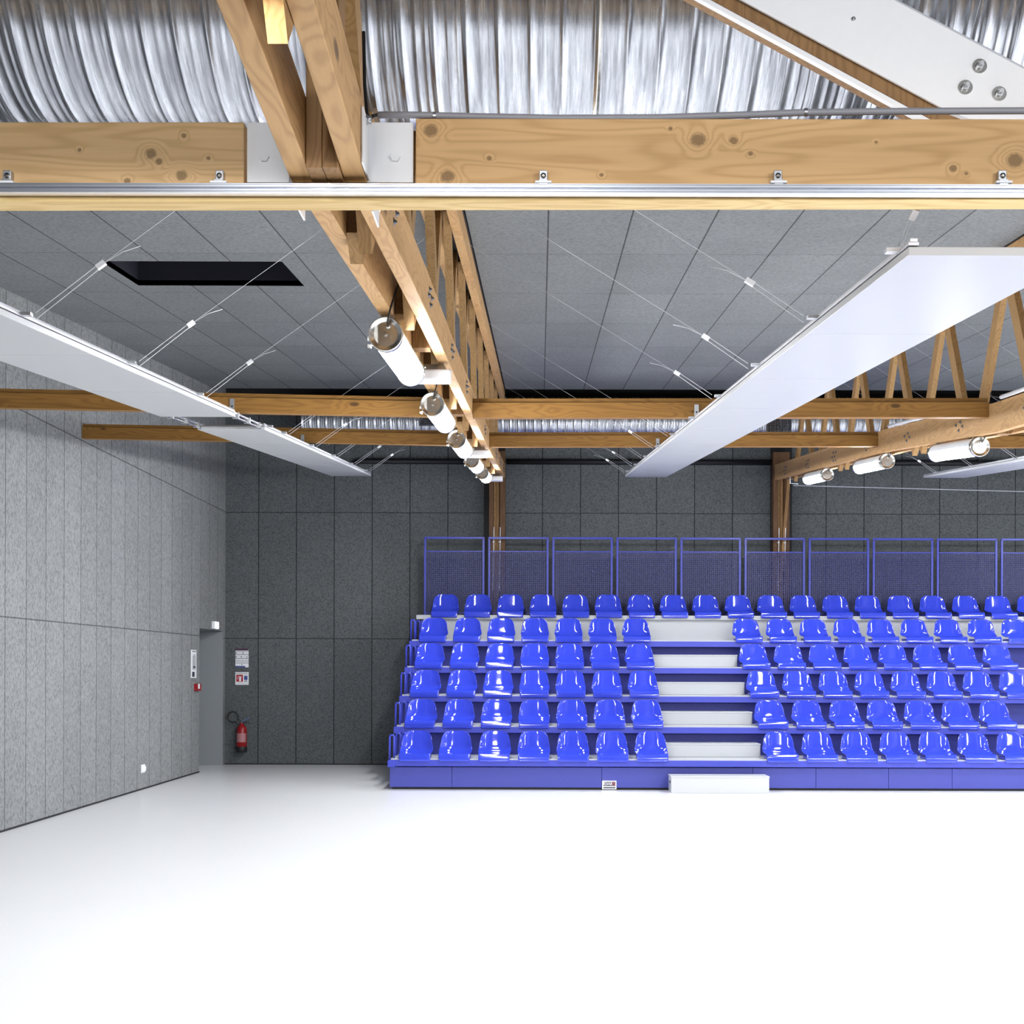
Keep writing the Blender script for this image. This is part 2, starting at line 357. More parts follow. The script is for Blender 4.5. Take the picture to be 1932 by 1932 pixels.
# dark hatch shaft
hs = MB()
for x0, x1, a, b in ((HX0-.02, HX0, HD0, HD1), (HX1, HX1+.02, HD0, HD1), (HX0, HX1, HD0-.02, HD0), (HX0, HX1, HD1, HD1+.02)):
    za, zb = cz(a)+.002, cz(b)+.002
    hs.hexa([(x0,a,za),(x1,a,za),(x1,a,za+.8),(x0,a,za+.8)], [(x0,b,zb),(x1,b,zb),(x1,b,zb+.8),(x0,b,zb+.8)])
hs.box(HX0, HX1, HD0, HD1, cz(HD1)+.75, cz(HD1)+.8)
tag(hs.build('trim_4', M['darkblue']), kind='structure')
# roof deck above everything, its near black colour standing for shade
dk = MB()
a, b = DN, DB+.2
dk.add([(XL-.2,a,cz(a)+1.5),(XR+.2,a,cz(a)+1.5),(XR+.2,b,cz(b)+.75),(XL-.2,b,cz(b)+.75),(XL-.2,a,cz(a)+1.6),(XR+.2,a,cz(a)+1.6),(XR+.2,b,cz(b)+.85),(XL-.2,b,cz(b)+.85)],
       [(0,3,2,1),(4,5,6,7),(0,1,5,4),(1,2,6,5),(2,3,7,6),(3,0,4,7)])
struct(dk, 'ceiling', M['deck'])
# black sheet standing for the shade on the wall head above the boards
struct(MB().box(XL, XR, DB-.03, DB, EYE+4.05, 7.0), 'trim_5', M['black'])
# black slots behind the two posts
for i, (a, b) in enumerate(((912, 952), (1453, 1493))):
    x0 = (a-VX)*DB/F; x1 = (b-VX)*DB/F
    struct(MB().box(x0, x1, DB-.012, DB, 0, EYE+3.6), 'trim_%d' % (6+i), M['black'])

# ------------------------------------------------------------------ trusses
def chord_pts(a, b, ch):
    ks = sorted(set([a, b] + [d for d in (1.5, 5.0, 6.3, 7.66, 9.0, 11.1, 12.65, 14.5, 16.6, 18.6, 20.7, 22.5) if a < d < b]))
    return [(d, EYE + ch(d)) for d in ks]
bolt_me = None
def make_truss(cx, label, side, ch, H):
    global bolt_me
    t = thing('roof_truss', (cx, 12, 0), label, 'truss', 'timber roof trusses')
    O = (cx, 12, 0)
    def put(mb, name, mat, bev=0):
        o = mb.build(name, mat, t, bev); 
        o.data.transform(Matrix.Translation((-cx, -12, 0))); return o
    a, b = 1.2, 24.5
    cp = chord_pts(a, b, ch)
    put(MB().path(cp, cx-.12, cx-.052, H), 'bottom_chord', M['wood_chord'], .003)
    put(MB().path(cp, cx+.052, cx+.12, H), 'bottom_chord', M['wood_chord'], .003)
    tp = [(d, cz(d)-.16) for d in (a, b)]
    put(MB().path(tp, cx-.12, cx-.052, .16), 'top_chord', M['wood_chord'], .003)
    put(MB().path(tp, cx+.052, cx+.12, .16), 'top_chord', M['wood_chord'], .003)
    put(MB().path([(d, cz(d)+.001) for d in (a, b)], cx-.13, cx+.13, .03), 'cover_strip', M['black'])
    k = 0
    d = 1.95 + .05
    nodes = []
    while d < 24: nodes.append(d); d += 1.95
    for i, d in enumerate(nodes):
        for s, lay in ((1, -1), (-1, 1)):
            dt = d + s*.975
            if d < 5 and lay < 0: continue
            if not (a+.2 < dt < b-.1): continue
            x = cx + lay*.0255
            p0 = Vector((x, d + s*.05 - s*.03, EYE+ch(d)-.03)); p1 = Vector((x, dt - s*.05, cz(dt)-.02))
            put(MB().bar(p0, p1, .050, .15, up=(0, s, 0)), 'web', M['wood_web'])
    # struts at the near side (short vertical pieces seen beside the first joint) and end post strut
    for x in (-.0505, .0005): put(MB().box(cx+x, cx+x+.05, 4.84, 5.0, EYE+ch(5)-.005, EYE+ch(5)+.62), 'spacer_block', M['wood_strut'], .003)
    for d in (8.9, 12.8, 17.0):
        put(MB().box(cx-.05, cx+.05, d-.06, d+.06, EYE+ch(d)-.012, EYE+ch(d)+.20), 'spacer_block', M['wood_strut'], .003)
    if bolt_me is None:
        mb = MB().lathe((0,0,0), (1,0,0), [(0,.017),(.003,.017),(.003,.009),(.010,.009),(.010,.005),(.014,.005)], 10)
        bo = mb.build('bolt', plain('dark_bolt', (.16,.16,.17), .45, .8)); bolt_me = bo.data; bpy.data.objects.remove(bo)
    for i, d in enumerate(nodes):
        if d < 5.5: continue
        offs = [(-.10,.10),(-.03,.14),(.02,.07),(.11,.12)] if d < 19 else [(-.12,.05),(-.12,.15),(-.04,.10),(.04,.05),(.04,.15),(.12,.10)]
        for dy, dz in offs:
            bo = bpy.data.objects.new('bolt', bolt_me); COL.objects.link(bo); bo.parent = t
            yy = d+dy
            bo.location = (side*.12, yy-12, EYE+ch(yy)+dz)
            if side < 0: bo.rotation_euler = (0, 0, math.pi)
    return t
t1 = make_truss(TX, 'long timber truss left of centre with five glowing tube lamps below it', 1, chord_h, .21)
t2 = make_truss(TX+BAY, 'timber truss at the right with open V-shaped webs and three glowing lamps below it', -1, chord_h2, .24)
# posts at the back wall
def post(cx, label, struts):
    p = thing('timber_post', (cx, 24.66, 0), label, 'post', 'timber posts on the back wall')
    z1 = EYE+3.0
    for x0, x1, y, m in ((-.13,-.065,-.08,'wood_post'), (-.058,-.022,-.04,'wood_strut'), (-.018,.03,-.04,'wood_strut'), (.04,.125,-.08,'wood_post')):
        MB().box(x0, x1, y, .12, 0, z1).build('plank', M[m], p, .003)
    MB().box(-.13, .125, -.08, .1, z1, z1+.42).build('post_head', M['wood_post'], p)
    if struts:
        MB().bar((-.02, -.115, 2.9), (.10, -.115, z1-.02), .05, .06, up=(0,1,0)).build('strut', M['wood_strut'], p)
    for s in (-1, 1):
        MB().cyl((.05*s-.015, -.152, 2.75), (.05*s, -.152, 3.75), .006, 6).build('tie_rod', M['white'], p)
        MB().cyl((.05*s-.02, -.145, 3.52), (.05*s, -.165, 3.52), .012, 8).build('rod_clip', M['white'], p)
    return p
post(TX, 'dark brown timber post on the back wall below the left truss', False)
post(TX+BAY, 'dark brown timber post with slanting strut on the back wall below the right truss', True)

# ------------------------------------------------------------------ front beam (D = 5.0)
DF = 5.0; hb, ht = 1.547, 1.752
def beam(x0, x1, zb0, zb1, H, name, label, mat, DD, dep, step=.0, cat='beam', group=None, zs=0):
    t = thing(name, (x0, DD, 0), label, cat, group)
    mb = MB()
    if step:
        hs_ = H*.76
        mb.hexa([(0,0,zb0),(0,dep,zb0),(0,dep,zb0+hs_),(0,0,zb0+hs_)], [(x1-x0,0,zb1),(x1-x0,dep,zb1),(x1-x0,dep,zb1+hs_),(x1-x0,0,zb1+hs_)])
        mb.build('main_beam', mat, t, .003)
        m2 = MB(); m2.hexa([(0,step,zb0+hs_),(0,dep,zb0+hs_),(0,dep,zb0+H),(0,step,zb0+H)], [(x1-x0,step,zb1+hs_),(x1-x0,dep,zb1+hs_),(x1-x0,dep,zb1+H),(x1-x0,step,zb1+H)])
        m2.build('top_batten', mat, t, .002)
    else:
        mb.hexa([(0,0,zb0),(0,dep,zb0),(0,dep,zb0+H),(0,0,zb0+H)], [(x1-x0,0,zb1),(x1-x0,dep,zb1),(x1-x0,dep,zb1+H),(x1-x0,0,zb1+H)])
        mb.build('main_beam', mat, t, .004)
    return t
pR0 = W(784, 349, DF); pR1 = W(1932, 350, DF)
sl = (pR1.z-pR0.z)/(pR1.x-pR0.x)
XB = 3.665
beam(pR0.x, XB, pR0.z, pR0.z+sl*(XB-pR0.x), .213, 'cross_beam', 'large pale timber cross beam with knots, spanning the upper right of the picture', M['wood_x'], DF, .10, group='near cross beams')
pL1 = W(460, 348, DF); pL0 = W(0, 348, DF); sl2 = (pL1.z-pL0.z)/(pL1.x-pL0.x)
beam(XL, pL1.x, pL0.z+sl2*(XL-pL0.x), pL1.z, .200, 'cross_beam', 'short timber cross beam with a grey stain at upper left, ending before the white plate', M['wood_xl'], DF, .10, group='near cross beams')
# white steel connection plates
def plate(xa, xb, label, flange):
    pa = W(xa, 344, DF+.02); pb = W(xb, 231, DF+.02)
    t = thing('connection_plate', (pa.x, DF+.02, pa.z), label, 'steel plate', 'white connection plates')
    w_ = pb.x-pa.x; h_ = pb.z-pa.z
    MB().box(0, w_, 0, .008, 0, h_).build('plate', M['white'], t, .001)
    pc = W(745 if flange else 497, 293, DF) - pa
    MB().lathe((pc.x, .0, pc.z), (0,-1,0), [(0,.017),(.011,.016)], 6).build('bolt_head', M['white'], t)
    if flange:
        MB().box(TX+.122-pa.x, TX+.128-pa.x, 4.84-DF-.02, 5.36-DF-.02, EYE+1.565-pa.z, EYE+1.74-pa.z).build('flange', M['white'], t, .001)
        MB().box(TX+.122-pa.x, TX+.128-pa.x, 5.13-DF-.02, 5.32-DF-.02, EYE+1.50-pa.z, EYE+1.565-pa.z).build('rear_flange', M['white'], t)
        MB().lathe((TX+.128-pa.x, -.10, h_*.86), (1,0,0), [(0,.017),(.003,.017),(.003,.013),(.016,.013)], 6).build('flange_bolt', M['zinc'], t)
        MB().box(.0, .012, -.03, -.005, h_*.55, h_*.66).build('weld_tab', M['white'], t)
    if not flange:
        MB().box(TX-.128-pa.x, TX-.122-pa.x, 5.13-DF-.02, 5.31-DF-.02, EYE+1.52-pa.z, EYE+1.62-pa.z).build('rear_flange', M['white'], t)
    return t
plate(466, 546, 'white steel plate with one bolt head left of the near truss', False)
plate(686, 780, 'white steel plate with side flange and grey bolt right of the near truss', True)
# pale batten passing under beam and truss
pb0 = W(0, 380, DF); pb1 = W(1932, 377, DF)
sb = (pb1.z-pb0.z)/(pb1.x-pb0.x)
t = thing('batten', (XL, DF, 0), 'long pale yellow batten directly below the metal curtain track, full picture width', 'batten')
zb0 = pb0.z+sb*(XL-pb0.x); zb1 = pb0.z+sb*(XB-pb0.x)
MB().hexa([(0,0,zb0),(0,.105,zb0),(0,.105,zb0+.05),(0,0,zb0+.05)], [(XB-XL,0,zb1),(XB-XL,.105,zb1),(XB-XL,.105,zb1+.05),(XB-XL,0,zb1+.05)]).build('board', M['wood_pale'], t, .002)
# metal curtain track with grooves, brackets
t = thing('curtain_track', (XL, DF-.05, 0), 'grooved aluminium curtain track running across the whole picture below the near beam', 'track')
z0 = W(0, 365, DF-.05).z; z1_ = W(1932, 364, DF-.05).z
prof = [(0,0),(0,.004),(-.006,.004),(-.006,.0085),(0,.0085),(0,.0105),(.004,.0105),(.004,.0135),(0,.0135),(-.004,.017),(-.004,.024),(0,.0265),(0,.030),(.012,.033),(.04,.033),(.04,0)]
n = len(prof); vs = [(0, y, z0+sb*0+z) for y, z in prof] + [(XB-XL, y, z1_+z) for y, z in prof]
MB().add(vs, [(i, (i+1)%n, n+(i+1)%n, n+i) for i in range(n)] + [tuple(range(n-1,-1,-1)), tuple(range(n,2*n))]).build('rail', M['alu'], t)
for px in (15, 415, 1025, 1467, 1890):
    p = W(px, 350, DF-.02)
    MB().box(p.x-XL-.013, p.x-XL+.013, .02, .049, p.z-.006, p.z+.046).build('bracket', M['zinc'], t, .002)
    MB().lathe((p.x-XL, .02, p.z+.028), (0,-1,0), [(0,.009),(.003,.009),(.003,.005),(.005,.004)], 12).build('bracket_screw', M['steel'], t)
    MB().box(p.x-XL-.026, p.x-XL+.026, .0, .02, p.z+.0, p.z+.007).build('clip', M['white'], t, .001)
    MB().box(p.x-XL-.014, p.x-XL+.014, .004, .02, p.z-.008, p.z+.013).build('clip_jaw', M['zinc'], t, .001)
# grey conduit on top of the beam
t = thing('conduit', (0, DF, 0), 'grey plastic conduit lying along the top of the near right beam', 'conduit')
cp_ = [W(x, y, DF+.03) for x, y in ((713,217),(780,217),(900,220),(1050,223),(1240,222),(1400,217),(1520,212),(1700,210),(1932,209))]
cp_.append(cp_[-1] + Vector((.45, 0, .0)))
MB().tube([Vector(p)-Vector((0,DF,0)) for p in cp_], .011, 12).build('pipe', M['conduit'], t)
for px, py in ((820, 219), (1520, 212)):
    p = W(px, py, DF+.03) - Vector((0,DF,0)); MB().cyl((p.x-.005,p.y,p.z),(p.x+.005,p.y,p.z), .0135, 12).build('pipe_clip', M['zinc'], t)
MB().tube([Vector(p)-Vector((0,DF,0)) for p in (W(716,216,DF+.03), W(703,219,DF+.03), W(697,226,DF+.05), W(692,212,DF+.08), W(688,160,DF+.12), W(686,60,DF+.14))], .006, 8).build('black_cable', M['rubber'], t)
# white steel brace at upper right
DBc = 5.35
t = thing('steel_brace', (0, DBc, 0), 'wide white steel brace slanting down to the right at the top right corner', 'brace')
def P(px, py, dy=0): q = W(px, py, DBc+dy); return (q.x, q.y-DBc, q.z)
def slant(name, quad, dep, mat, dy=0):
    a = [P(x, y, dy) for x, y in quad]; b = [(q[0], q[1]+dep, q[2]) for q in a]
    MB().hexa(a, b).build(name, mat, t, .001)
slant('plate', [(784,-330),(1063,-330),(2080,208),(1786,208)], .012, M['white'])
slant('timber_core', [(755,-321),(849,-330),(1830,225),(1757,225)], .12, M['wood_strut'], .02)
slant('edge_flange', [(718,-330),(733,-330),(1755,225),(1735,225)], .03, M['white'], .0)
slant('edge_flange', [(1063,-330),(1071,-330),(2088,208),(2080,208)], .04, M['panelrail'], -.001)
slant('foot_plate', [(1795,211),(2100,211),(2100,224),(1830,224)], .10, M['white'], -.01)
for px, py in ((1848,125),(1821,165),(1885,177)):
    p = Vector(P(px, py))
    MB().lathe(p, (0,-1,0), [(0,.025),(.004,.025)], 24).build('washer', M['steel'], t)
    MB().lathe(p+Vector((0,-.004,0)), (0,-1,0), [(0,.013),(.012,.013)], 6).lathe(p+Vector((0,-.016,0)), (0,-1,.0), [(0,.007),(.02,.007)], 10).build('nut', M['zinc'], t)
p = Vector(P(1610, 36)); MB().lathe(p, (0,-1,0), [(0,.008),(.005,.007),(.005,.003),(.009,.003)], 12).build('screw', M['zinc'], t)
# thin wire right of the brace
tag(MB().cyl(W(1856,-20,5.6), W(1828,80,5.6), .0015, 6).build('hanging_wire', M['cable']), 'thin steel wire hanging at the top right edge above the white brace', 'wire')

# ------------------------------------------------------------------ purlins
def purlin(a, b, D, label):
    pa = W(a[0], a[1], D); pb = W(b[0], b[1], D)
    x0 = a[2] if len(a) > 2 else pa.x; x1 = b[2] if len(b) > 2 else pb.x
    s = (pb.z-pa.z)/(pb.x-pa.x)
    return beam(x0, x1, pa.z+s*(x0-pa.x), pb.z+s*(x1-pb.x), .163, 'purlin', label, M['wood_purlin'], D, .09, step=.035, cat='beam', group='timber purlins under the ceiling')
purlin((0,769,XL), (885,787,TX-.121), 12.8, 'nearer timber purlin in the left bay, crossing behind the white panel')
purlin((890,788,TX+.121), (1872,787,TX+BAY-.121), 12.8, 'nearer timber purlin between the two trusses, passing behind the large white panel')
purlin((1872,787,TX+BAY+.121), (1932,787,TX+2*BAY), 12.8, 'nearer timber purlin beyond the right truss')
purlin((160,827,XL), (915,841,TX-.121), 17.0, 'farther timber purlin in the left bay, starting at the left wall')
purlin((918,843,TX+.121), (1668,842,TX+BAY-.121), 17.0, 'farther timber purlin between the two trusses, just below the spiral duct')
purlin((1868,844,TX+BAY+.121), (1932,844,TX+2*BAY), 17.0, 'farther timber purlin at the right edge, behind the brightest lamp of the right truss')
# steel hanger tabs on the purlins
for i, (px, py, D, lb) in enumerate(((438,764,12.8,'on the nearer left purlin'), (1314,775,12.8,'on the nearer middle purlin beside the white panel'),
                        (571,829,17.0,'on the farther left purlin'), (1241,836,17.0,'on the farther middle purlin beside the white panel'))):
    p = W(px, py, D); t = thing('hanger_tab', (p.x, D-.008, p.z), 'small perforated steel tab '+lb, 'bracket', 'steel hanger tabs on the purlins')
    MB().box(-.018, .018, 0, .006, -.05, .05).build('tab', M['zinc'], t)
    MB().lathe((0,0,-.012), (0,-1,0), [(0,.008),(.004,.007)], 10).build('bolt', M['black'], t)
    MB().box(-.01, .01, 0, .006, -.085, -.05).build('hook', M['zinc'], t)

# ------------------------------------------------------------------ spiral ducts
def duct(name, label, x0, x1, yc, zc, r, pitch, collar=(), grilles=(), nseg=40):
    t = thing(name, (x0, yc, zc), label, 'duct', 'galvanised spiral ducts')
    prof = [(0, r)]; x = 0
    while x < x1-x0-pitch:
        prof += [(x+.004, r+.006), (x+.010, r+.006), (x+.014, r), (x+pitch*.46, r-.0002), (x+pitch*.50, r+.0016), (x+pitch*.54, r-.0002), (x+pitch*.76, r-.0002), (x+pitch*.80, r+.0016), (x+pitch*.84, r-.0002), (x+pitch, r)]
        x += pitch
    MB().lathe((0,0,0), (1,0,0), prof, nseg).build('pipe', M['galv'], t)
    for c in collar:
        MB().lathe((c-x0,0,0), (1,0,0), [(-.012,r+.002),(-.012,r+.010),(-.003,r+.010),(-.002,r+.016),(.002,r+.016),(.003,r+.010),(.012,r+.010),(.012,r+.002)], nseg, caps=False).build('collar', M['steel'], t)
    for g0, g1, zo in grilles:
        mb = MB(); mb.box(g0-x0, g1-x0, -r-.045, -r+.05, zo-.11, zo-.10); mb.box(g0-x0, g1-x0, -r-.045, -r+.05, zo+.10, zo+.11)
        mb.box(g0-x0, g0-x0+.012, -r-.045, -r+.05, zo-.11, zo+.11); mb.box(g1-x0-.012, g1-x0, -r-.045, -r+.05, zo-.11, zo+.11)
        gr = mb.build('grille', M['galv'], t)
        MB().box(g0-x0+.012, g1-x0-.012, -r-.02, -r+.05, zo-.10, zo+.10).build('grille_core', M['black'], gr)
        mb = MB(); n_ = int((g1-g0)/.028)
        for i in range(1, n_): mb.box(g0-x0+i*(g1-g0)/n_-.003, g0-x0+i*(g1-g0)/n_+.003, -r-.04, -r-.034, zo-.10, zo+.10)
        for i in range(1, 9): mb.box(g0-x0+.012, g1-x0-.012, -r-.042, -r-.036, zo-.11+i*.0245-.003, zo-.11+i*.0245+.003)
        mb.build('grille_bars', M['galv'], gr)
    return t
duct('ventilation_duct', 'huge spiral duct across the top of the picture behind the near beam', XL+.02, 9.0, 6.37, EYE+2.83, .60, .123, collar=(.216,), nseg=64)
duct('ventilation_duct', 'distant spiral duct along the back wall, seen between the two purlin lines', -3.68, 9.0, 24.34, EYE+3.86, .37, .123, grilles=((-1.86,-1.25,-.03),(3.45,3.84,-.12)))
# black tube along the back wall, in three runs between the posts
zc_ = W(912, 871, 24.72).z
bends = [W(655,886,24.72), W(664,878,24.72), W(672,872,24.72), W(682,870,24.72)]
for pts, lb in ((bends + [Vector((TX-.14, 24.72, zc_))], 'starting with a bent end behind the far left panel'),
                ([Vector((TX+.14, 24.72, zc_)), Vector((TX+BAY-.14, 24.72, zc_))], 'between the two posts'),
                ([Vector((TX+BAY+.14, 24.72, zc_)), Vector((TX+2*BAY, 24.72, zc_))], 'right of the right post')):
    t = thing('black_pipe', pts[0], 'black pipe on the back wall '+lb, 'pipe', 'black pipes on the back wall')
    MB().tube([Vector(p)-Vector(pts[0]) for p in pts], .045, 12).build('pipe_run', M['black'], t)
    for k in range(1, int(abs(pts[-1].x-pts[0].x))):
        MB().box(k-.02, k+.02, -.05, .05, .03+(zc_-pts[0].z), .055+(zc_-pts[0].z)).build('pipe_bracket', M['black'], t)

# ------------------------------------------------------------------ radiant ceiling panels
def ph(d): return EYE + .98 + .0803*d
def radiant(xa, xb, da, db, wd, label, offs=(.15, 1.75)):
    """xa at depth da, xb at depth db: left edge"""
    t = thing('radiant_panel', (xa, da, ph(da)), label, 'ceiling panel', 'suspended white radiant panels')
    L = Vector((xb-xa, db-da, ph(db)-ph(da)))
    def strip(name, x0, x1, z0, z1, m, s=0, e=1, bev=0):
        a = L*s; b = L*e
        mb = MB(); mb.hexa([(a.x+x0,a.y,a.z+z0),(a.x+x1,a.y,a.z+z0),(a.x+x1,a.y,a.z+z1),(a.x+x0,a.y,a.z+z1)], [(b.x+x0,b.y,b.z+z0),(b.x+x1,b.y,b.z+z0),(b.x+x1,b.y,b.z+z1),(b.x+x0,b.y,b.z+z1)])
        return mb.build(name, m, t, bev)
    strip('panel_face', 0, wd, 0, .029, M['panel'], bev=.002)
    for x in (.0, wd-.035):
        strip('edge_rail', x, x+.035, .034, .045, M['panelrail'])
        strip('upper_rail', x+.006, x+.030, .047, .057, M['alu'])
    qs = [offs[0]] if offs[0] else []
    q = offs[1]
    while q < db-da: qs.append(q); q += 1.88
    for q in qs:
        a = L*(q/(db-da))
        MB().box(a.x-.045, a.x+wd+.045, a.y-.02, a.y+.02, a.z+.036, a.z+.050).build('cross_channel', M['zinc'], t)
    # shallow seams across the face
    s = 2.0
    while s < (db-da)-.3:
        a = L*(s/(db-da)); MB().box(a.x+.002, a.x+wd-.002, a.y-.006, a.y+.006, a.z-.001, a.z+.002).build('face_seam', M['panel'], t); s += 2.0
    return t
XPL, XPR = 1.245, 1.845
radiant(XPL, XPL, 5.30, 23.0, .60, 'large white radiant panel slanting across the right half between the two trusses')
pl = lambda d: -2.93 - .15*(d-8)/15
radiant(pl(4.2), pl(12.22), 4.2, 12.22, .585, 'near white radiant panel in the left bay, cut by the left picture edge', (0, .95))
radiant(pl(13.6), pl(23.0), 13.6, 23.0, .585, 'far white radiant panel in the left bay, starting after the short gap', (.15, .95))
radiant(5.63, 5.63, 13.0, 23.0, .60, 'distant white radiant panel at the right edge behind the right truss')
# pipes bridging the gap of the left panel run
for x, lb in ((.03, 'left'), (.55, 'right')):
    a = Vector((pl(12.24)+x, 12.24, ph(12.24)+.014)); b = Vector((pl(13.58)+x, 13.58, ph(13.58)+.014))
    t = thing('connecting_pipes', a, lb+' pair of thin pipes bridging the gap between the two left bay panels', 'pipe', 'pipes bridging the panel gap')
    MB().cyl((0,0,0), b-a, .010, 10).build('lower_pipe', M['steel'], t)
    MB().cyl((.012,0,.026), b-a+Vector((.012,0,.026)), .008, 10).build('upper_pipe', M['alu'], t)
    for s in (.12, .5, .86):
        q = (b-a)*s; MB().box(q.x-.02, q.x+.03, q.y-.012, q.y+.012, -.012+q.z, q.z+.036).build('pipe_clamp', M['zinc'], t)
# suspension cables: from the panel edge up to the truss
ORD = ['nearest','second nearest','third','fourth','fifth','sixth','seventh','eighth','ninth','farthest']
def cable(p0, p1, label, grp, fr=.14):
    t = thing('suspension_cable', p0, label, 'cable', grp)
    p0 = Vector(p0); p1 = Vector(p1); L = p1-p0; c = L*fr
    MB().cyl((0,0,0), c+Vector((0,0,.012)), .0018, 6).build('strand', M['cable'], t)
    MB().cyl((0, 0, -.03), c-Vector((0,0,.012)), .0018, 6).build('strand', M['cable'], t)
    MB().cyl(c, L, .0009, 6).build('strand', M['cable'], t)
    MB().tube([c, c+L.normalized()*.12+Vector((0,0,-.012)), c+L.normalized()*.22+Vector((0,0,-.045))], .0014, 6).build('loose_end', M['cable'], t)
    d = L.normalized(); MB().bar(c-d*.022, c+d*.022, .022, .026, up=(0,1,0)).build('clamp', M['clamp'], t)
for k in range(10):
    d = 5.70 + 1.88*k - .38*(k > 0)*0
    d = 5.17 + 1.88*k
    if k in (0, 4): continue
    cable((XPL-.062, d, ph(d)+.05), (TX+.13, d, EYE+chord_h(d)+(ceil_h(d)-chord_h(d))*.80), 'steel cable rising left from the large white panel, %s from the camera' % ORD[k], 'cables of the large panel')
cable((XPL+.0, 5.45, ph(5.45)+.062), (XPL+.075, 5.108, EYE+1.70), 'short steel cable holding the near end of the large white panel', 'cables of the large panel', fr=.35)
for k in range(10):
    d = 7.03 + 1.88*k
    if d > 22.8 or 12.3 < d < 13.5: continue
    cable((pl(d)+.648, d, ph(d)+.05), (TX-.13, d, EYE+chord_h(d)+(ceil_h(d)-chord_h(d))*.80), 'steel cable rising right from the left bay panels, %s from the camera' % ORD[k], 'cables of the left panels', fr=.2)
for k in range(5):
    d = 14.6 + 1.88*k
    cable((5.59, d, ph(d)+.05), (TX+BAY+.13, d, EYE+chord_h(d)+(ceil_h(d)-chord_h(d))*.8), 'steel cable rising left from the distant right edge panel, %s from the camera' % ORD[k], 'cables of the distant panel')
for k in range(3):
    d = 16.4 + 1.88*k
    cable((6.27, d, ph(d)+.05), (TX+2*BAY-.13, d, EYE+chord_h(d)+(ceil_h(d)-chord_h(d))*.8), 'steel cable rising right from the distant right edge panel, %s from the camera' % ORD[k], 'cables of the distant panel')

# ------------------------------------------------------------------ tube lamps
def make_lamp(length):
    """axis along +y, sloping with the chord; near cap at the origin"""
    t = thing('tube_lamp', (0,0,0), 'lamp', 'lamp')
    R = .083
    MB().lathe((0,.05,0), (0,1,0), [(0,R-.006),(length-.1,R-.006)], 32, caps=False).build('diffuser', M['lamp'], t)
    mb = MB(); vs = []
    for k in range(13):
        a = math.radians(6+168*k/12)
        for y in (.05, length-.05): vs.append(((R-.003)*math.cos(a), y, (R-.003)*math.sin(a)))
    mb.add(vs, [(2*k, 2*k+1, 2*k+3, 2*k+2) for k in range(12)], True); mb.build('added_reflector', M['white'], t)  # shell added over the tube to hold light off the chord wood
    mb = MB().lathe((0,0,0), (0,1,0), [(.006,R*.70),(.0,R*.74),(.0,R*.90),(-.012,R*.94),(-.012,R),(.0,R+.002),(.05,R+.002),(.056,R-.004)], 32)
    mb.build('end_cap', M['steel'], t)
    mb = MB().lathe((0,length,0), (0,-1,0), [(0,R*.6),(.0,R*.95),(.02,R+.001),(.05,R+.001),(.056,R-.004)], 32); mb.build('end_cap', M['steel'], t)
    MB().lathe((0,.006,0), (0,-1,0), [(0,.012),(.006,.012),(.010,.007)], 12).build('cap_screw', M['steel'], t)
    MB().lathe((.012,.006,.040), (0,-1,0), [(0,.015),(.012,.015),(.012,.010),(.022,.010)], 8).build('cable_gland', M['steel'], t)
    MB().tube([(.012,-.016,.040),(.016,-.05,.055),(.030,-.07,.11),(.05,-.03,.19),(.06,.02,.24)], .005, 8).build('power_cable', M['rubber'], t)
    for y in (.12, length-.12):
        MB().box(-.03,.03, y-.012, y+.012, R-.004, R+.10).build('hanger', M['zinc'], t)
    for z in (-.02, -.055):
        MB().box(-R-.008, -R+.008, .02, .05, z-.008, z+.008).build('latch', M['steel'], t)
    return t
def place_lamp(t, x, d, length, label, grp, hoff=-.10, ch=chord_h):
    h0 = ch(d)+hoff; h1 = ch(d+length)+hoff
    t.location = (x, d, EYE+h0); t.rotation_euler = (math.atan2(h1-h0, length), 0, 0)
    t['label'] = label; t['group'] = grp
    return t
LN1 = 1.5
lampA = make_lamp(LN1)
names1 = ['nearest and largest glowing tube lamp under the left truss, with a steel end cap', 'second nearest glowing tube lamp under the left truss',
          'third glowing tube lamp under the left truss, middle of the five', 'fourth glowing tube lamp under the left truss', 'farthest and smallest glowing tube lamp under the left truss']
for i, d in enumerate((7.64, 10.95, 14.1, 17.2, 20.3)):
    o = lampA if i == 0 else copy_tree(lampA)
    place_lamp(o, TX-.08, d, LN1, names1[i], 'tube lamps under the left truss', -.105 if i else -.11)
names2 = ['nearest and largest glowing tube lamp under the right truss', 'middle glowing tube lamp of the three under the right truss', 'farthest glowing tube lamp under the right truss, near its post']
for i, (px, py) in enumerate(((1849,833),(1674,873),(1561,896))):
    q = WX(px, py, TX+BAY-.05)
    o = copy_tree(lampA)
    place_lamp(o, TX+BAY-.05, q.y, 1.6, names2[i], 'tube lamps under the right truss', -.088, ch=chord_h2)
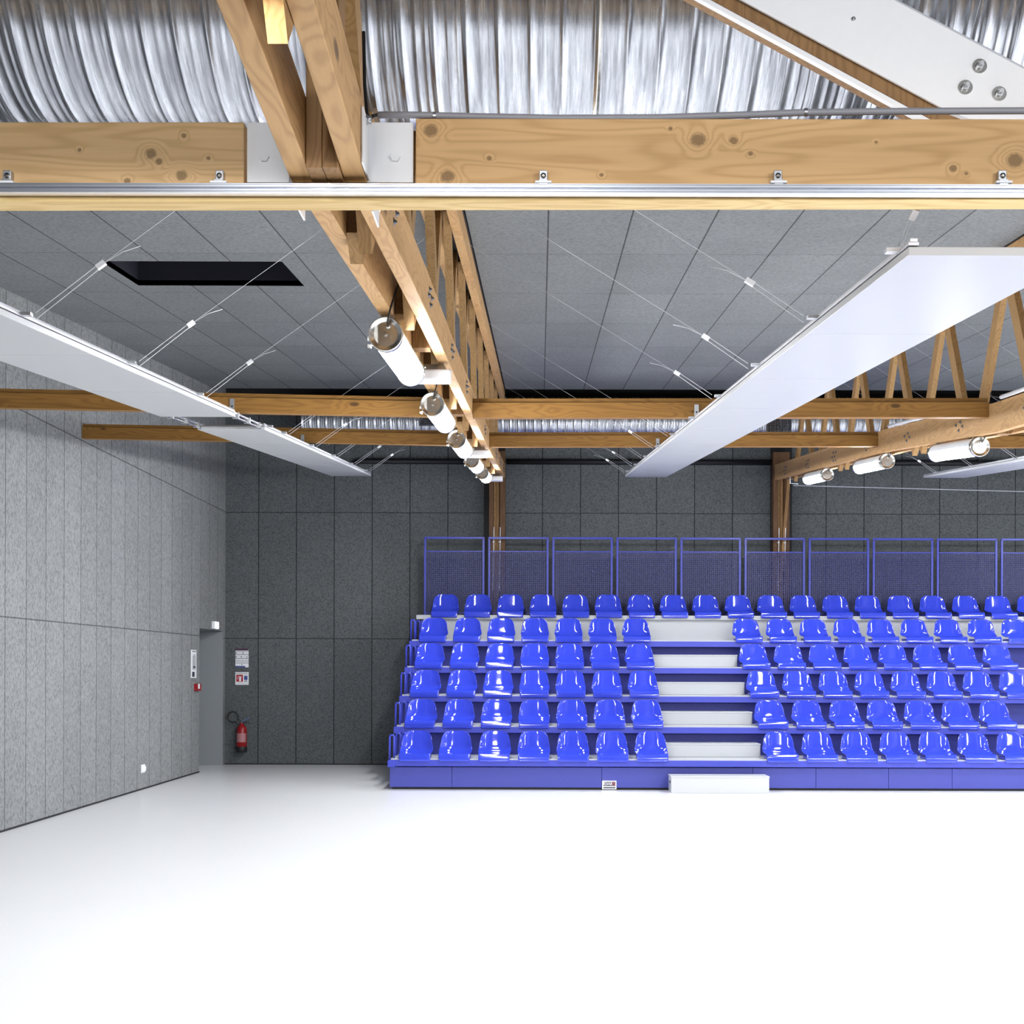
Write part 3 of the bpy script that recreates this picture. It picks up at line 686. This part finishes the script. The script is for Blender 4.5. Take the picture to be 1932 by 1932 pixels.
# white fixture boxes under the left truss
for i, (d, lb) in enumerate(((9.45, 'beside the far end of the nearest lamp'), (16.3, 'beside the third lamp'), (22.6, 'at its far end'))):
    h = EYE+chord_h(d)
    t = thing('fixture_box', (TX, d, h), 'white fixture box under the left truss '+lb, 'fixture', 'white boxes under the left truss')
    MB().hexa([(-.12,.0,-.115),(.13,.0,-.115),(.13,.0,-.05),(-.12,.0,-.05)], [(-.12,.16,-.115),(.13,.16,-.115),(.13,.16,-.02),(-.12,.16,-.02)]).build('cover', M['white'], t, .012)
    MB().hexa([(-.12,.005,-.05),(.11,.005,-.05),(.11,.16,-.05),(-.12,.16,-.05)], [(-.12,.06,-.006),(.09,.06,-.006),(.09,.16,-.006),(-.12,.16,-.006)]).build('base', M['zinc'], t, .004)
    MB().cyl((-.02,.02,-.03),(-.02,.0,-.04), .006, 8).build('screw', M['steel'], t)
# white conduit on top of the right truss chord
t = thing('chord_conduit', (TX+BAY-.14, 16, 0), 'white cable conduit on top of the right truss chord', 'conduit')
for a, b in ((10.2, 12.4), (13.6, 16.4)):
    MB().tube([(0, d-16, EYE+chord_h2(d)+.258) for d in (a, (a+b)/2, b)], .016, 10).build('pipe', M['white'], t)
MB().tube([(0,12.4-16,EYE+chord_h2(12.4)+.258),(-.02,12.6-16,EYE+chord_h2(12.4)+.30),(.03,12.8-16,EYE+chord_h2(12.4)+.36),(.10,12.7-16,EYE+chord_h2(12.4)+.33),(.05,12.45-16,EYE+chord_h2(12.4)+.26)], .006, 8).build('cable_loop', M['rubber'], t)
# white L-shaped rod and the long wire at the right post
t = thing('angle_rod', W(1491,872,23.6), 'white L-shaped rod hanging beside the right post', 'rod')
MB().tube([Vector(q)-W(1491,872,23.6) for q in (W(1491,872,23.6), W(1491,912,23.6), W(1506,913,23.6))], .009, 8).build('rod', M['white'], t)
tag(MB().cyl(W(1497,916,24.2), W(1932,928,24.2)+Vector((1,0,-.02)), .006, 8).build('stretched_wire', M['cable']), 'long pale wire stretched across the back wall at the right, above the railings', 'wire')

# ------------------------------------------------------------------ tribune
TXL = -1.90; TXR = 9.5
DT = 19.78; RS = .39; TH0 = .36; RD = .80
tri = thing('tribune', (TXL, DT, 0), 'blue stepped spectator stand with white treads filling the right of the hall', 'grandstand')
def tput(mb, name, mat, bev=0, label=None):
    o = mb.build(name, mat, tri, bev); o.data.transform(Matrix.Translation((-TXL, -DT, 0)))
    if label: o['label'] = label
    return o
jx = [TXL] + [(px-VX)*DT/F for px in (853, 1136, 1421, 1540, 1677, 1797)] + [7.0, TXR]
for a, b in zip(jx, jx[1:]):
    tput(MB().box(a+.002, b-.002, DT, DT+.03, .03, TH0-.075), 'base_panel', M['blue_face'], .003)
tput(MB().box(TXL+.03, TXR, DT+.03, DT+.1, 0, .03), 'plinth', M['black'])
for i in range(6):
    z = TH0+RS*i; y = DT-.05+RD*i; yb = y+RD+.21 if i < 5 else 24.48
    tput(MB().box(TXL+.02, TXR, y, yb, z-.03, z+.035), 'tread', M['tread'] , 0, 'white tread')
    if i < 5:
        tput(MB().box(TXL-.01, TXR, y-.012, y+.05, z-.062, z+.018), 'nosing', M['blue_nose'], .004)
        tput(MB().box(TXL-.02, TXL+.075, y-.03, y+.11, z-.075, z+.012), 'corner_cap', M['blue_nose'], .008)
        white = (i == 4)
        tput(MB().box(TXL+.12 if white else TXL, TXR, y+RD+(.22 if not white else .05), y+RD+(.24 if not white else .07), z-.0, z+RS-(.031 if not white else .031)), 'riser', M['tread'] if white else M['blue_dark'], 0, 'white riser' if white else None)
    # upright end guards
    if i < 5:
        for off, x in ((.06, .0), (.62, .03), (.70, .10)):
            yy = y+off
            mb = MB()
            mb.tube([(TXL+x-.0, yy, z), (TXL+x, yy, z+.30), (TXL+x+.010, yy, z+.325), (TXL+x+.045, yy, z+.325), (TXL+x+.055, yy, z+.30), (TXL+x+.055, yy, z)], .014, 8)
            tput(mb, 'end_guard', M['blue_nose'])
# closed understructure (dark side frame so that the stand is not hollow to the side)
for i in range(6):
    z = TH0+RS*i; y = DT+RD*i
    tput(MB().box(TXL+.10, TXL+.14, y+.05, min(y+RD+.0, 24.5), 0, z-.07), 'side_frame', M['blue_dark'])
# maker's plaque
pa = W(1136, 1489, DT-.006); pb = W(1163, 1473, DT-.006)
t = thing('plaque', (pa.x, DT-.008, pa.z), 'small white-framed plaque with a dark field on the blue base panel', 'sign')
w_, h_ = pb.x-pa.x, pb.z-pa.z
MB().box(0, w_, 0, .006, 0, h_).build('frame', M['white'], t, .001)
MB().box(w_*.09, w_*.93, -.001, .002, h_*.36, h_*.88).build('dark_field', M['ink'], t)
MB().box(w_*.09, w_*.93, -.001, .002, h_*.10, h_*.25).build('dark_strip', M['ink'], t)
text('RSVAR', .062, (w_*.40, -.002, h_*.62), M['white'], t, sx=.62)
text('IS', .062, (w_*.80, -.002, h_*.62), M['pinkred'], t, sx=1.0)
# white step blocks in the aisle
def step_block(px0, px1, y, z0, dep, h, label):
    x0 = (px0-VX)*y/F; x1 = (px1-VX)*y/F
    t = thing('step_block', (x0, y, z0), label, 'step', 'white step blocks in the aisle')
    MB().box(0, x1-x0, 0, dep, 0, h).build('body', M['block'], t, .006)
    MB().box(-.004, x1-x0+.004, -.006, dep, h-.018, h+.002).build('top_board', M['block'], t, .003)
    if z0 == 0: MB().box(-.003, .003, .10, .22, h*.55, h*.70).build('hand_slot', M['black'], t)
step_block(1267, 1452, 19.30, 0, .40, .21, 'white step block standing on the floor in front of the blue base')
xa, xb = 1.63, 2.85
rn = ['lowest tread, behind the front row of seats', 'second tread', 'third tread', 'fourth tread']
for i in range(4):
    y = DT+RD*i+.42; t = thing('step_block', (xa, y, TH0+.035+RS*i), 'white step block in the aisle on the '+rn[i], 'step', 'white step blocks in the aisle')
    MB().box(0, xb-xa, 0, .53, .001, .165).build('body', M['tread'], t, .005)
    MB().box(-.003, xb-xa+.003, -.006, .53, .158, .176).build('top_board', M['tread'], t, .003)
# ------------------------------------------------------------------ seats
def seat_shell():
    # profile from front lip over the pan and up the back: (y, z, half width, side curl forward/up)
    P_ = [(-.046,-.042,.196,0),(-.046,.0,.198,0),(-.044,.030,.199,0),(-.034,.050,.200,0),(-.012,.060,.202,.002),(.03,.060,.205,.010),(.09,.056,.207,.018),(.16,.052,.209,.026),(.23,.052,.210,.036),(.29,.058,.209,.048),
          (.335,.074,.207,.058),(.365,.100,.204,.062),(.382,.134,.200,.060),(.393,.170,.195,.056),(.402,.205,.191,.050),(.410,.238,.186,.044),(.417,.268,.178,.037),(.423,.294,.164,.030),(.428,.314,.142,.024),(.432,.327,.112,.016),(.435,.333,.070,.010)]
    NU = 18; vs = []; fs = []
    for j, (y, z, hw, cu) in enumerate(P_):
        # direction of the curl: up over the pan, forward over the back
        t = min(1, max(0, (z-.05)/.11)) if y > .25 else 0
        for i in range(NU+1):
            u = -1+2*i/NU; e = abs(u)**3.2
            vs.append((u*hw, y - cu*e*t*1.15, z + cu*e*(1-t)))
    for j in range(len(P_)-1):
        for i in range(NU):
            a = j*(NU+1)+i; fs.append((a, a+1, a+NU+2, a+NU+1))
    return MB().add(vs, fs, True)
def make_seat():
    t = thing('stadium_seat', (0,0,0), 'seat', 'seat')
    o = seat_shell().build('seat_shell', M['blue'], t)
    s = o.modifiers.new('solid', 'SOLIDIFY'); s.thickness = .007; s.offset = -1
    sb_ = o.modifiers.new('sub', 'SUBSURF'); sb_.levels = 1; sb_.render_levels = 1
    MB().box(-.19, .19, .0, .30, .002, .036).build('mounting_frame', M['blue_nose'], t, .004)
    MB().bar((0,.30,.02), (0,.435,.05), .12, .02).build('rear_bracket', M['black'], t)
    return t
seat0 = make_seat(); used = [False]
NTH = ['first','second','third','fourth','fifth','sixth','seventh','eighth','ninth','tenth','eleventh','twelfth','thirteenth','fourteenth','fifteenth','sixteenth','seventeenth','eighteenth','nineteenth','twentieth']
ROW = ['front row','second row','third row','fourth row','fifth row','top row']
def seat(x, r, label):
    o = seat0 if not used[0] else copy_tree(seat0); used[0] = True
    o.location = (x, DT-.04+RD*r, TH0+.035+RS*r+.001); o['label'] = label; o['group'] = 'blue seats, '+ROW[r]
for r in range(5):
    for k in range(7):
        seat(-1.578+.5*k, r, 'blue plastic seat in the %s, %s seat left of the aisle steps' % (ROW[r], NTH[6-k]))
    nR = (7, 7, 8, 8, 9)[r]
    for k in range(nR):
        seat(3.062+.5*k, r, 'blue plastic seat in the %s, %s seat right of the aisle steps' % (ROW[r], NTH[k]))
for k in range(19):
    seat(-1.457+.5*k, 5, 'blue plastic seat in the %s, %s from the left end' % (ROW[5], NTH[k]))
# ------------------------------------------------------------------ mesh railings behind the top row
def make_rail():
    t = thing('mesh_railing', (0,0,0), 'r', 'railing')
    wd, zt_, zm, zb = .91, 3.57-2.347, 3.36-2.347, .05
    R_ = .017
    for x in (0, wd): MB().box(x-R_, x+R_, -R_, R_, 0, zt_).build('upright', M['blue_rail'], t, .004)
    MB().box(-R_, wd+R_, -R_, R_, zt_-R_, zt_+R_).build('top_bar', M['blue_rail'], t, .004)
    MB().box(R_, wd-R_, -.010, .010, zm-.010, zm+.010).build('middle_bar', M['blue_rail'], t, .003)
    MB().box(R_, wd-R_, -.010, .010, zb-.010, zb+.010).build('bottom_bar', M['blue_rail'], t, .003)
    mb = MB(); n = 28
    for i in range(1, n): x = R_+(wd-2*R_)*i/n; mb.box(x-.0055, x+.0055, -.004, .002, zb, zm)
    n = 32
    for i in range(1, n): z = zb+(zm-zb)*i/n; mb.box(R_, wd-R_, -.001, .005, z-.0055, z+.0055)
    mb.build('wire_mesh', M['blue_mesh'], t)
    return t
r0 = make_rail()
for i in range(11):
    o = r0 if i == 0 else copy_tree(r0)
    x = (801.5-VX)*24.4/F + i*1.0
    o.location = (x, 24.4, 2.347)
    o['label'] = 'blue mesh railing frame behind the top row, %s from the left' % NTH[i]; o['group'] = 'blue mesh railings'

# ------------------------------------------------------------------ small things on the walls
# fire extinguisher
pe = W(456, 1419, DB-.10)
t = thing('fire_extinguisher', (pe.x, DB-.10, pe.z), 'red fire extinguisher with black base and hose hanging on the dark back wall', 'extinguisher')
R_ = .085
MB().lathe((0,0,.075), (0,0,1), [(0,R_-.003),(.0,R_-.003),(.275,R_-.003),(.315,R_*.86),(.345,R_*.55),(.37,.03),(.385,.024)], 28).build('cylinder', M['red'], t)
MB().lathe((0,0,0), (0,0,1), [(0,R_-.006),(.004,R_),(.085,R_),(.09,R_-.003)], 28).build('base_ring', M['rubber'], t)
MB().lathe((0,0,.445), (0,0,1), [(0,.02),(.05,.02),(.055,.012)], 12).build('valve', M['steel'], t)
MB().bar((0,-.02,.475), (.125,-.02,.545), .03, .012).build('lever', plain('lever_blue', (.12,.20,.42), .4), t, .002)
MB().bar((0,-.02,.478), (.135,-.02,.462), .03, .010).build('carry_handle', M['rubber'], t, .002)
MB().lathe((-.02,-.02,.475), (-1,0,0), [(0,.014),(.04,.014)], 10).build('hose_nut', M['steel'], t)
loop = [(-.05,-.02,.472)]
for i in range(15):
    a = math.radians(-75 - i*22); loop.append((-.135+.082*math.cos(a), -.02, .555+.082*math.sin(a)))
loop += [(-.045,-.025,.52), (-.025,-.03,.47)]
MB().tube(loop, .013, 10).build('hose', M['rubber'], t)
lb = MB(); nn = 12
vs = []; 
for k in range(nn+1):
    a = math.radians(-150 + 120*k/nn)
    for z in (.16, .30): vs.append(((R_-.0015)*math.cos(a), (R_-.0015)*math.sin(a), z))
lb.add(vs, [(2*k, 2*k+2, 2*k+3, 2*k+1) for k in range(nn)], True); lb.build('paper_label', plain('label_pink', (.46,.20,.21), .5, 0, .4, scale=90), t)
MB().box(-.12, -.05, .03, .09, .05, .065).build('wall_bracket', M['black'], t)
# notices on the back wall
def notice(px0, py0, px1, py1, label, rows):
    a = W(px0, py1, DB-.008); b = W(px1, py0, DB-.008); w_ = b.x-a.x; h_ = b.z-a.z
    t = thing('wall_notice', (a.x, DB-.008, a.z), label, 'sign')
    MB().box(0, w_, 0, .007, 0, h_).build('board', M['white'], t, .001)
    for x0, x1, z0, z1, m in rows:
        MB().box(x0*w_, x1*w_, -.0015, .002, z0*h_, z1*h_).build('printed_field', M[m], t)
    return t, w_, h_
rows = [(0,1,.90,1,'purple'), (0,1,.835,.855,'ink'), (0,1,.665,.69,'ink'), (0,1,.465,.49,'ink'), (0,1,.33,.35,'ink'), (0,1,.22,.235,'ink'), (.0,.74,.0,.075,'signblue'),
        (.02,.09,.73,.80,'ink'),(.55,.62,.73,.80,'ink'),(.14,.50,.755,.77,'conduit'),(.66,.95,.755,.77,'conduit'),(.02,.09,.53,.60,'ink'),(.42,.49,.53,.60,'ink'),(.84,.92,.53,.58,'ink'),(.13,.38,.56,.575,'conduit'),(.53,.80,.56,.575,'conduit'),
        (.06,.34,.39,.405,'conduit'),(.40,.66,.39,.405,'conduit'),(.72,.94,.39,.405,'conduit'),(.47,.52,.11,.18,'ink'),(.06,.94,.24,.255,'conduit')]
notice(444, 1224, 469, 1259, 'upper white notice with stripes of small print on the dark back wall', rows)
t, w_, h_ = notice(444, 1268, 469, 1292, 'lower square notice with red and blue fields above the extinguisher', [(.07,.58,.24,.78,'signred'), (.66,.92,.38,.70,'signblue'), (.66,.92,.74,.77,'conduit'), (.68,.90,.26,.32,'ink'), (.07,.93,.15,.165,'conduit'), (.07,.93,.08,.095,'conduit'), (.07,.58,.80,.815,'signred')])
text('EXTINCTEUR', .030, (w_*.5, -.002, h_*.89), M['ink'], t)
# white figure of an extinguisher on the red field
MB().box(w_*.29, w_*.44, -.003, .0, h_*.28, h_*.58).lathe((w_*.365, -.0005, h_*.58), (0,-1,0), [(0,w_*.075),(.002,w_*.075)], 12).box(w_*.33, w_*.50, -.003, .0, h_*.60, h_*.64).tube([(w_*.31,-.002,h_*.62),(w_*.22,-.002,h_*.66),(w_*.18,-.002,h_*.56),(w_*.20,-.002,h_*.42)], .004, 6).build('pictogram', M['white'], t)
# things on the left wall
def on_left(name, y0_, y1_, z0_, z1_, dep, label, cat, mat):
    t = thing(name, (XL, y0_, z0_), label, cat)
    MB().box(0, dep, 0, y1_-y0_, 0, z1_-z0_).build('body', mat, t, .001)
    return t
q0 = WX(360, 1226, XL); q1 = WX(369, 1279, XL)
t = on_left('evacuation_notice', q0.y, q1.y, q1.z, q0.z, .012, 'tall framed white notice on the left wall beside the doorway', 'sign', M['white'])
hy = q1.y-q0.y; hz = q0.z-q1.z
for a0, a1, b0, b1, m in ((.12,.88,.93,.96,'ink'), (.18,.85,.30,.80,'conduit'), (.22,.82,.32,.78,'panel'), (.30,.78,.36,.42,'ink'), (.12,.60,.04,.22,'ink'), (.30,.45,.42,.50,'conduit'), (.3,.8,.82,.835,'ink')):
    MB().box(.012, .013 + (.0006 if m == 'panel' else 0) + (.001 if m == 'ink' else 0), a0*hy, a1*hy, b0*hz, b1*hz).build('printed_field', M[m], t)
q0 = WX(366, 1290, XL); q1 = WX(373, 1303, XL)
t = on_left('call_point', q0.y, q1.y+.02, q1.z, q0.z, .05, 'small red fire alarm call point on the left wall below the tall notice', 'alarm', M['red'])
MB().box(.05, .053, .05, .15, .03, .10).build('glass_window', M['white'], t)
q0 = WX(266, 1443, XL); q1 = WX(272, 1457, XL)
t = on_left('socket', q0.y, q1.y, q1.z, q0.z, .012, 'small white electrical socket low on the left wall', 'socket', M['white'])
MB().box(.012, .03, .03, q1.y-q0.y-.02, .02, q0.z-q1.z-.02).build('cover_flap', M['white'], t, .003)
# exit sign above the doorway
q = WX(403, 1180, XL)
t = thing('exit_sign', (XL, q.y-.14, q.z-.055), 'small glowing exit light on the left wall above the doorway', 'exit sign')
MB().box(0, .05, 0, .28, 0, .115).build('housing', M['white'], t, .004)
MB().box(.051, .055, .02, .26, .01, .105).build('lit_face', M['exit'], t, .001)
